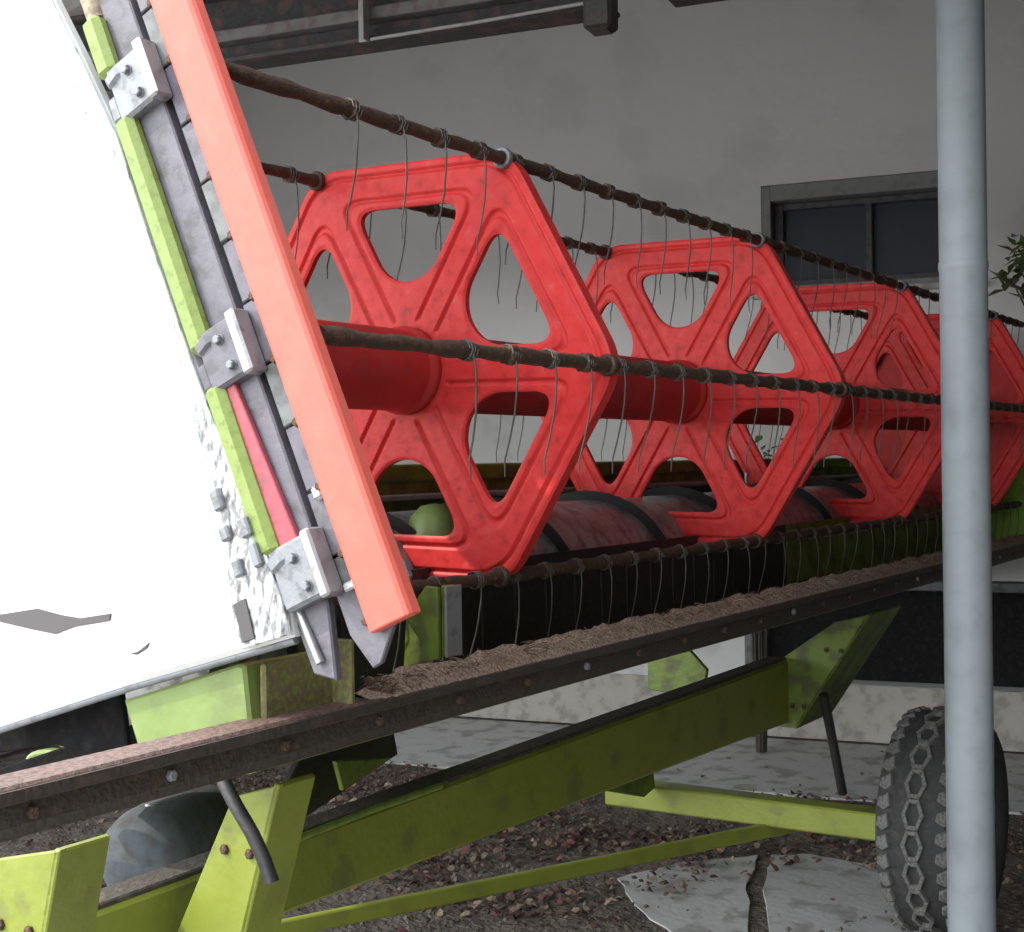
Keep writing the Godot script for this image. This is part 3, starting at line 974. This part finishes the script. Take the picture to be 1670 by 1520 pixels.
	add_lathe(ring, [Vector2(0.013, -0.008), Vector2(0.020, -0.008), Vector2(0.022, -0.006), Vector2(0.022, 0.006), Vector2(0.020, 0.008), Vector2(0.013, 0.008), Vector2(0.013, -0.008)], Transform3D(Basis(Vector3(0, 1, 0), Vector3(1, 0, 0), Vector3(0, 0, -1)), Vector3.ZERO), 20)
	var ring_mesh := done(ring)
	for u in SPIDERS:
		var s := inst("reel_spider", sp, M.red, h, Transform3D(Basis(Vector3.RIGHT, -phase), Vector3(u, AXIS, 0)))
		for k in 6:
			var a := k * PI / 3.0
			inst("bearing", ring_mesh, M.galv if k == 1 else M.rust_bar, s, Transform3D(Basis.IDENTITY, Vector3(-0.004, 0.5 * sin(a), 0.5 * cos(a))))
	# one tine, hanging straight down with a small backward curl, and its clip
	var tn := mb()
	add_tube(tn, [Vector3(0, -0.006, 0.014), Vector3(0, -0.035, 0.018), Vector3(-0.002, -0.075, 0.018), Vector3(0.006, -0.105, 0.010), Vector3(0.007, -0.150, 0.000), Vector3(0.002, -0.185, -0.006), Vector3(0.003, -0.215, -0.006)], [0.0020, 0.0019, 0.0018, 0.0018, 0.0017, 0.0016, 0.0012], 6)
	var coil := []
	for i in 25:
		var a := i * TAU / 8.0
		coil.append(Vector3(-0.012 + i * 0.0010, 0.0175 * sin(a), 0.0175 * cos(a)))
	add_tube(tn, coil, 0.0018, 5)
	var tine_mesh := done(tn)
	for k in 6:
		var a := k * PI / 3.0 + phase
		var c := Vector3(0, AXIS + 0.5 * sin(a), 0.5 * cos(a))
		st = mb()
		var x_end: float = [-0.875, -0.86, -0.65, -0.65, -0.65, -0.70][k]
		var pts := []
		var rad := []
		for i in 121:
			pts.append(Vector3(x_end + (4.62 - x_end) * i / 120.0, c.y + 0.0012 * sin(i * 1.7), c.z))
			rad.append(0.0128 + rng.randf_range(-0.0014, 0.0034))
		add_tube(st, pts, rad, 10)
		for i in 38:
			var u := -0.5 + i * 0.135
			add_box(st, c + Vector3(u, 0.0, 0.0), Vector3(rng.randf_range(0.016, 0.032), rng.randf_range(0.027, 0.034), rng.randf_range(0.027, 0.034)), 0.005)
		var b := part("tine_bar", st, M.rust_bar, h)
		for i in 38:
			inst("tine", tine_mesh, M.tine, b, Transform3D(Basis.from_euler(Vector3(rng.randf_range(-0.10, 0.10), 0, rng.randf_range(-0.09, 0.09))), c + Vector3(-0.5 + i * 0.135, 0, 0)))
	# the arm that carries the near end of the reel
	st = mb()
	add_box(st, Vector3(-0.66, 2.05, -0.30), Vector3(0.05, 0.10, 0.92), 0.008, Basis(Vector3.RIGHT, 0.72))
	add_lathe(st, [Vector2(0.0, -0.04), Vector2(0.10, -0.04), Vector2(0.10, 0.03), Vector2(0.0, 0.03)], Transform3D(Basis(Vector3(0, 1, 0), Vector3(1, 0, 0), Vector3(0, 0, -1)), Vector3(-0.655, AXIS, 0)), 24)
	part("reel_arm", st, M.red_dark, h)

# ---------------------------------------------------------------- side knife
func build_side_knife() -> void:
	var kx := Transform3D(Basis(Vector3(0, 0.397, 0.918), Vector3(0, 0.918, -0.397), Vector3(-1, 0, 0)).scaled(Vector3.ONE * 0.9122), Vector3(-0.90, 2.224, 0.204))
	var k := thing("side_knife", "tall leaning side knife with a salmon red guard strip beside the white panel", "side knife", HX * kx)
	var top := 0.55
	# back bar
	var st := mb()
	add_prism(st, pv([-0.150, top, -0.056, top, -0.056, -1.05, -0.150, -1.03]), 0.024, Transform3D(Basis.IDENTITY, Vector3(0, 0, -0.02)), 0.003)
	part("back_bar", st, mk(42, lin(0.11, 0.104, 0.122), lin(0.07, 0.066, 0.07), 0.42, 0.5, 0.1, 0.35, 0.1), k)
	# base rail under the plates (shows as the dark slot)
	st = mb()
	add_box(st, Vector3(0.0, (top - 1.10) * 0.5, -0.02), Vector3(0.12, top + 1.10, 0.012), 0.002)
	part("backing_rail", st, M.dark_steel, k)
	# knife plates and bolts, one pair every 112 mm
	st = mb()
	add_prism(st, pv([-0.0445, 0.0535, 0.02, 0.0535, 0.02, 0.02, 0.026, 0.0, 0.02, -0.02, 0.02, -0.0535, -0.0445, -0.0535]), 0.010, Transform3D.IDENTITY, 0.002)
	var plate := done(st)
	st = mb()
	add_lathe(st, [Vector2(0.0095, 0.0), Vector2(0.0095, 0.003), Vector2(0.0085, 0.004), Vector2(0.0085, 0.004)], Transform3D(Basis(Vector3.RIGHT, PI / 2), Vector3.ZERO), 14)
	add_lathe(st, [Vector2(0.0078, 0.0035), Vector2(0.0078, 0.0105), Vector2(0.006, 0.012), Vector2(0.0, 0.012)], Transform3D(Basis(Vector3.RIGHT, PI / 2), Vector3.ZERO), 6, false)
	var bolt := done(st)
	var mats := [M.grey_steel, mk(31, lin(0.125, 0.135, 0.135), lin(0.085, 0.085, 0.085), 0.4, 0.5, 0.1, 0.3), mk(32, lin(0.11, 0.10, 0.125), lin(0.075, 0.068, 0.078), 0.4, 0.5, 0.1, 0.3)]
	for i in range(-4, 10):
		var y := -0.115 - i * 0.112
		inst("knife_plate", plate, mats[posmod(i * 7 + 1, 3)], k, Transform3D(Basis(Vector3.UP, rng.randf_range(-0.03, 0.03)), Vector3(rng.randf_range(-0.0015, 0.0015), y + 0.06, -0.011 + rng.randf_range(0, 0.002))))
		inst("bolt", bolt, M.rust_bar, k, Transform3D(Basis(Vector3.BACK, rng.randf() * TAU), Vector3(-0.008, y, 0.003)))
	# tip plates
	st = mb()
	add_prism(st, pv([-0.056, -1.06, 0.089, -1.06, 0.089, -1.088, -0.016, -1.19, -0.034, -1.192, -0.056, -1.13]), 0.012, Transform3D(Basis.IDENTITY, Vector3(0, 0, -0.012)), 0.002)
	part("tip_plate", st, M.grey_steel, k)
	st = mb()
	add_prism(st, pv([-0.155, -1.03, -0.075, -1.03, -0.078, -1.07, -0.112, -1.185, -0.152, -1.16]), 0.018, Transform3D(Basis.IDENTITY, Vector3(0, 0, -0.02)), 0.003)
	part("tip_bracket", st, M.grey_steel, k)
	st = mb()
	add_box(st, Vector3(-0.01, -1.062, 0.008), Vector3(0.035, 0.014, 0.012), 0.003)
	add_box(st, Vector3(-0.015, -0.905, 0.008), Vector3(0.024, 0.026, 0.014), 0.006)
	part("tip_catch", st, M.silver, k)
	# salmon guard strip: a rounded hollow cover over the teeth
	st = mb()
	var pr := pv([0.0, 0.0, 0.001, 0.020, 0.004, 0.026, 0.010, 0.029, 0.045, 0.031, 0.078, 0.029, 0.084, 0.025, 0.087, 0.018, 0.088, 0.0])
	var ln := top + 1.146
	add_prism(st, pr, ln, Transform3D(Basis(Vector3.RIGHT, Vector3(0, 0, 1), Vector3(0, -1, 0)), Vector3(0, top, 0)), 0.002)
	part("guard_strip", st, M.salmon, k)
	# lime rail in lengths between the clamps
	for seg in [[-0.050, 0.07, M.rail], [0.15, 0.60, M.rail], [0.66, 0.965, M.rail]]:
		st = mb()
		add_box(st, Vector3(-0.139, -(seg[0] + seg[1]) * 0.5, 0.014), Vector3(0.044, seg[1] - seg[0], 0.034), 0.011)
		part("lime_rail", st, seg[2], k)
	st = mb()
	add_tube(st, [Vector3(-0.14, top, -0.002), Vector3(-0.14, 0.05, -0.002)], 0.02, 14)
	part("beige_rail", st, mk(33, lin(0.30, 0.24, 0.16), lin(0.12, 0.09, 0.06), 0.45, 0.6, 0.0, 0.2), k)
	# red edge that shows low between the rail and the bar
	st = mb()
	add_prism(st, pv([-0.118, -0.66, -0.100, -0.66, -0.078, -0.97, -0.128, -0.97]), 0.012, Transform3D(Basis.IDENTITY, Vector3(0, 0, 0.0045)), 0.002)
	part("red_edge", st, mk(34, lin(0.34, 0.06, 0.08), lin(0.2, 0.06, 0.07), 0.4, 0.5, 0.0, 0.2), k)
	# three galvanised clamps
	for ci in 3:
		var c: float = [0.112, 0.625, 1.008][ci]
		st = mb()
		add_box(st, Vector3(-0.098, -c, 0.006), Vector3(0.086, 0.104, 0.044), 0.006)
		add_box(st, Vector3(-0.148, -c - 0.018, 0.006), Vector3(0.026, 0.05, 0.036), 0.006)
		add_box(st, Vector3(-0.125, -c + 0.030, 0.012), Vector3(0.040, 0.030, 0.044), 0.008, Basis(Vector3.BACK, 0.3))
		var cl := part("clamp", st, M.galv if ci != 1 else M.grey_steel, k)
		st = mb()
		add_box(st, Vector3(-0.045, -c - 0.002, 0.020), Vector3(0.022, 0.112, 0.040), 0.004)
		part("clamp_lip", st, M.silver, cl)
		for q in [[-0.088, 0.022], [-0.078, -0.028]]:
			inst("bolt", bolt, M.galv, cl, Transform3D(Basis(Vector3.BACK, rng.randf() * TAU), Vector3(q[0], -c + q[1], 0.027)))
	st = mb()
	add_tube(st, [Vector3(-0.137, -1.06, 0.0), Vector3(-0.125, -1.15, 0.004)], 0.008, 8)
	part("pin", st, M.silver, k)

# ---------------------------------------------------------------- trailer
func leg_box(st: SurfaceTool, u0: float, u1: float, pb: Vector2, pt: Vector2, wb: float, wt: float) -> void:
	# leaning channel: web in the plane u = u0 from pb (bottom back corner, (z, y)) to pt, flange along the front
	var web := pv([pb.x, pb.y, pb.x + wb, pb.y + 0.012, pt.x + wt, pt.y + 0.03, pt.x, pt.y])
	if u0 > 1.0:
		web = pv([0.0, 0.60, pb.x + wb, pb.y + 0.012, pt.x + wt, pt.y + 0.03, pt.x, pt.y, 0.0, 0.79])
	add_prism(st, web, 0.012, u_plane(u0 + 0.012), 0.002)
	var a := Vector2(pb.x + wb, pb.y + 0.012)
	var b := Vector2(pt.x + wt, pt.y + 0.03)
	var L := (b - a).length()
	var t := (b - a) / L
	var B := Basis(Vector3(1, 0, 0), Vector3(0, t.y, t.x), Vector3(0, -t.x, t.y))
	add_box(st, Vector3((u0 + u1) * 0.5, (a.y + b.y) * 0.5, (a.x + b.x) * 0.5 - 0.006), Vector3(u1 - u0, L, 0.012), 0.003, B)

func build_trailer() -> void:
	var bb := mb()
	add_lathe(bb, [Vector2(0.0085, 0.0), Vector2(0.0085, 0.006), Vector2(0.006, 0.008), Vector2(0.0, 0.008)], Transform3D(Basis(Vector3.RIGHT, PI / 2), Vector3.ZERO), 6, false)
	var bolt := done(bb)
	var t := thing("header_trailer", "lime green header trailer with black tyres under the cutter bar", "trailer", HX)
	var st := mb()
	add_prism(st, pv([-3.8, 0.745, -3.8, 0.771, 2.0, 0.826, 2.0, 0.616]), 0.055, Transform3D(Basis.IDENTITY, Vector3(0, 0, 0.025)), 0.008)
	var beam := part("main_beam", st, M.trailer, t)
	st = mb()
	add_box(st, Vector3(-0.9, 0.802, 0.042), Vector3(5.79, 0.012, 0.062), 0.003, Basis(Vector3.BACK, 0.0095))
	part("dirty_top", st, mk(47, lin(0.055, 0.045, 0.036), lin(0.11, 0.095, 0.07), 0.45, 0.9, 0.0, 0.3, 0.4), beam)
	st = mb()
	add_tube(st, [Vector3(-0.52, 0.800, 0.076), Vector3(-0.25, 0.808, 0.077), Vector3(0.0, 0.808, 0.076)], 0.008, 8)
	part("sunlit_edge", st, M.rail, beam)  # added bead standing in for sunlight along the top edge of the beam
	st = mb()
	add_prism(st, pv([-0.194, 0.92, 0.092, 0.915, 0.113, 0.836, -0.085, 0.79, -0.30, 0.74, -0.30, 0.80]), 0.02, Transform3D(Basis.IDENTITY, Vector3(0, 0, -0.14)), 0.003)
	part("shade_plate", st, M.dark_steel, t)  # dark sheet put in for the shadow under the header floor
	st = mb()
	add_prism(st, pv([-0.181, 0.880, 0.012, 0.852, -0.158, 0.815]), 0.012, Transform3D(Basis.IDENTITY, Vector3(0, 0, -0.072)), 0.002)
	part("gusset", st, M.rail, t)
	st = mb()
	add_box(st, Vector3(-0.6, 0.655, -0.25), Vector3(2.6, 0.055, 0.06), 0.005)
	part("rear_rail", st, M.cutter, t)
	for b in [[-1.2, -1.11, Vector2(0.06, 0.60), Vector2(0.18, 0.96), 0.15, 0.13], [-0.8, -0.71, Vector2(0.05, 0.62), Vector2(0.24, 0.97), 0.175, 0.10], [2.0, 2.34, Vector2(0.02, 0.588), Vector2(0.24, 0.96), 0.085, 0.12]]:
		st = mb()
		leg_box(st, b[0], b[1], b[2], b[3], b[4], b[5])
		var br := part("support_bracket", st, M.lime_dirty_shaded if b[0] > 1.0 else M.trailer, t)  # far bracket takes the darker lime, its shade put into the colour
		for q in [[0.2, 0.3], [0.2, 0.75], [0.72, 0.3], [0.72, 0.75]]:
			var lo: Vector2 = b[2]
			var hi: Vector2 = b[3]
			var zq: float = lerpf(lo.x + b[4] * q[1], hi.x + b[5] * q[1], q[0])
			var yq: float = lerpf(lo.y, hi.y, q[0]) + 0.012
			inst("bolt", bolt, M.rust_bar, br, Transform3D(Basis(Vector3.UP, -PI / 2), Vector3(b[0] + 0.001, yq, zq)))
	st = mb()
	add_prism(st, pv([-0.36, 0.72, -0.16, 0.70, -0.14, 0.80, -0.22, 0.88, -0.36, 0.87]), 0.02, u_plane(1.85), 0.003)
	part("rear_pad", st, M.lime_dirty_shaded, t)
	# axle
	st = mb()
	add_box(st, Vector3(1.83, 0.36, -0.02), Vector3(0.09, 0.085, 0.98), 0.006)
	part("axle_beam", st, M.trailer, t)
	st = mb()
	add_prism(st, pv([1.36, 0.62, 1.74, 0.60, 1.78, 0.40, 1.70, 0.385, 1.40, 0.47]), 0.02, Transform3D(Basis.IDENTITY, Vector3(0, 0, -0.33)), 0.003)
	part("axle_gusset", st, M.lime_dirty_shaded, t)
	# brace
	st = mb()
	var p0 := Vector3(2.02, 0.305, 0.18)
	var p1 := Vector3(-0.2, 0.30, -0.86)
	var d := (p1 - p0)
	add_box(st, (p0 + p1) * 0.5, Vector3(d.length(), 0.045, 0.025), 0.004, Basis(Vector3.UP, atan2(-d.z, d.x)))
	part("brace", st, M.trailer, t)
	st = mb()
	add_tube(st, [Vector3(2.0, 0.72, 0.2), Vector3(2.17, 0.36, 0.2)], 0.016, 10)
	part("prop_rod", st, M.dark_steel, t)
	st = mb()
	add_tube(st, [Vector3(-0.86, 1.06, 0.27), Vector3(-0.88, 1.015, 0.30), Vector3(-0.89, 0.985, 0.335), Vector3(-0.89, 0.95, 0.365), Vector3(-0.89, 0.915, 0.388), Vector3(-0.89, 0.88, 0.405)], 0.011, 10)
	part("hook_rod", st, M.dark_steel, t)
	# wheels: the front one shows
	make_wheel(t, Vector3(2.02, 0.35, 0.585))

func make_wheel(t: Node3D, at: Vector3) -> MeshInstance3D:
	var X := Transform3D(Basis(Vector3(1, 0, 0), Vector3(0, 0, 1), Vector3(0, -1, 0)), Vector3.ZERO)   # lathe axis on the header's z
	var st := mb()
	var hw := 0.13
	add_lathe(st, [Vector2(0.20, -hw + 0.02), Vector2(0.25, -hw), Vector2(0.30, -hw + 0.004), Vector2(0.328, -hw + 0.022), Vector2(0.339, -hw + 0.05), Vector2(0.342, 0.0), Vector2(0.339, hw - 0.05), Vector2(0.328, hw - 0.022), Vector2(0.30, hw - 0.004), Vector2(0.25, hw), Vector2(0.20, hw - 0.02), Vector2(0.19, 0.0), Vector2(0.20, -hw + 0.02)], X, 56)
	var w := part("wheel", st, M.rubber, t, Transform3D(Basis.IDENTITY, at))
	st = mb()
	add_lathe(st, [Vector2(0.205, -hw + 0.03), Vector2(0.19, -hw + 0.02), Vector2(0.17, -0.02), Vector2(0.07, 0.0), Vector2(0.07, 0.05), Vector2(0.0, 0.05)], X, 32)
	add_lathe(st, [Vector2(0.205, hw - 0.03), Vector2(0.19, hw - 0.02), Vector2(0.17, 0.02), Vector2(0.07, 0.03)], X, 32)
	part("rim", st, M.silver, w)
	# tread: a chain of six-sided rings down the middle, slanted lugs at both sides
	var ringm := mb()
	var hexo := []
	for i in 6:
		var a := i * PI / 3.0
		hexo.append(Vector2(cos(a), sin(a)))
	for i in 6:
		var a2: Vector2 = hexo[i]
		var b2: Vector2 = hexo[(i + 1) % 6]
		var q := pv([a2.x * 0.021, a2.y * 0.036, b2.x * 0.021, b2.y * 0.036, b2.x * 0.034, b2.y * 0.052, a2.x * 0.034, a2.y * 0.052])
		add_prism(ringm, q, 0.016, Transform3D.IDENTITY, 0.002)
	var ring_mesh := done(ringm)
	var lugm := mb()
	add_prism(lugm, pv([-0.012, -0.026, 0.020, -0.012, 0.024, 0.012, 0.0, 0.026, -0.020, 0.012]), 0.016, Transform3D.IDENTITY, 0.002)
	var lug_mesh := done(lugm)
	var n := 24
	for i in n:
		var a := TAU * i / n
		var rad := Vector3(cos(a), sin(a), 0)
		var tan_ := Vector3(-sin(a), cos(a), 0)
		inst("tread_block", ring_mesh, M.rubber_dust, w, Transform3D(Basis(Vector3(0, 0, 1), tan_, rad).orthonormalized() if false else Basis(Vector3(0, 0, -1), tan_, rad), rad * 0.338))
	for i in 36:
		for s in [-1.0, 1.0]:
			var a := TAU * (i + (0.5 if s > 0 else 0.0)) / 36.0
			var rad := Vector3(cos(a), sin(a), 0)
			var tan_ := Vector3(-sin(a), cos(a), 0)
			var nr := (rad + Vector3(0, 0, s * 0.35)).normalized()
			var zx := tan_.cross(nr).normalized()
			inst("tread_block", lug_mesh, M.rubber_dust, w, Transform3D(Basis(zx, tan_, nr), rad * 0.330 + Vector3(0, 0, s * 0.086)))
	return w

# ---------------------------------------------------------------- small things
func build_small_things() -> void:
	# rounded blue-grey drum lying under the header
	var d := thing("round_drum", "blue grey rounded drum lying behind the near trailer bracket", "drum", HX * Transform3D(Basis(Vector3.UP, 0.25), Vector3(-0.40, 0.73, -0.30)))
	var st := mb()
	var X := Transform3D(Basis(Vector3(0, 1, 0), Vector3(1, 0, 0), Vector3(0, 0, -1)), Vector3.ZERO)
	add_lathe(st, [Vector2(0, -0.17), Vector2(0.06, -0.165), Vector2(0.090, -0.14), Vector2(0.10, -0.10), Vector2(0.103, 0.0), Vector2(0.10, 0.10), Vector2(0.085, 0.15), Vector2(0, 0.17)], X, 28)
	part("body", st, M.blue_grey, d)
	st = mb()
	add_lathe(st, [Vector2(0.014, 0.0), Vector2(0.014, 0.02), Vector2(0.0, 0.022)], Transform3D(Basis.IDENTITY, Vector3(-0.09, 0.08, 0.0)), 12)
	part("cap", st, M.silver, d)
	# shrubs near the wall
	shrub("leafy_shrub", "leafy green shrub growing by the wall behind the second red spider", SX * Vector3(-0.24, 0, 0.42), 1.62, 0.17, 260)
	branch_bush()

func leaf_mesh(w: float, l: float) -> ArrayMesh:
	var st := mb()
	st.set_smooth_group(1)
	quad(st, Vector3(0, 0, 0), Vector3(w, l * 0.06, l * 0.4), Vector3(0, -0.01, l), Vector3(0, 0.0, l * 0.4), Vector3.UP)
	quad(st, Vector3(0, 0, 0), Vector3(0, 0.0, l * 0.4), Vector3(0, -0.01, l), Vector3(-w, l * 0.06, l * 0.4), Vector3.UP)
	return done(st)

func leaves(parent: Node3D, centres: Array, count: int, spread: float, w: float, l: float) -> void:
	var mm := MultiMesh.new()
	mm.transform_format = MultiMesh.TRANSFORM_3D
	mm.use_colors = true
	mm.mesh = leaf_mesh(w, l)
	mm.instance_count = count
	for i in count:
		var c: Vector3 = centres[rng.randi() % centres.size()]
		var p := c + Vector3(rng.randfn(), rng.randfn(), rng.randfn()) * spread
		mm.set_instance_transform(i, Transform3D(Basis.from_euler(Vector3(rng.randf_range(-0.9, 0.6), rng.randf() * TAU, rng.randf_range(-0.5, 0.5))).scaled(Vector3.ONE * rng.randf_range(0.6, 1.2)), p))
		var g := rng.randf_range(0.6, 1.4)
		mm.set_instance_color(i, Color(0.10 * g, 0.14 * g, 0.03 * g))
	var o := MultiMeshInstance3D.new()
	o.name = "foliage"
	o.multimesh = mm
	o.material_override = M.leaf
	o.set_meta("kind", "stuff")
	parent.add_child(o, true)

func shrub(called: String, label: String, at: Vector3, hgt: float, rad: float, count: int) -> void:
	var s := thing(called, label, "shrub", Transform3D(Basis.IDENTITY, at))
	var st := mb()
	var cs := []
	for i in 9:
		var a := TAU * i / 9.0
		var e := Vector3(cos(a) * rad * rng.randf_range(0.3, 1.0), hgt * rng.randf_range(0.75, 0.97), sin(a) * rad * rng.randf_range(0.3, 1.0))
		add_tube(st, [Vector3(cos(a) * 0.02, 0, sin(a) * 0.02), e * Vector3(0.3, 0.5, 0.3), e], [0.009, 0.006, 0.003], 6)
		cs.append(e)
		cs.append(e * Vector3(0.8, 0.88, 0.8))
	part("stem", st, M.bark, s)
	leaves(s, cs, count, 0.05, 0.02, 0.075)

func branch_bush() -> void:
	var base := SX * Vector3(1.36, 0, 0.45)
	var s := thing("tall_bush", "tall thin bush reaching in beside the wall right of the pole", "bush", Transform3D(Basis.IDENTITY, base))
	var st := mb()
	var ex := SX.basis * Vector3(1, 0, 0)
	var cs := []
	for q in [[-0.34, 2.46], [-0.28, 2.40], [-0.36, 2.34], [-0.2, 2.5], [-0.1, 2.42], [-0.05, 2.2], [0.1, 2.1], [0.15, 2.5]]:
		var e: Vector3 = ex * q[0] + Vector3(0, q[1], rng.randf_range(-0.05, 0.05))
		add_tube(st, [Vector3.ZERO, Vector3(0, 1.0, 0), ex * q[0] * 0.35 + Vector3(0, 1.8, 0), e], [0.014, 0.011, 0.008, 0.003], 6)
		cs.append(e)
		cs.append(e * Vector3(0.8, 0.98, 0.8))
	add_tube(st, [ex * -0.42 + Vector3(0, 2.35, 0.05), ex * -0.39 + Vector3(0, 2.31, 0.05), ex * -0.34 + Vector3(0, 2.28, 0.05), ex * -0.31 + Vector3(0, 2.22, 0.05), ex * -0.28 + Vector3(0, 1.9, 0.05), Vector3(0, 1.1, 0)], 0.008, 6)
	part("stem", st, M.bark, s)
	leaves(s, cs, 150, 0.045, 0.026, 0.12)
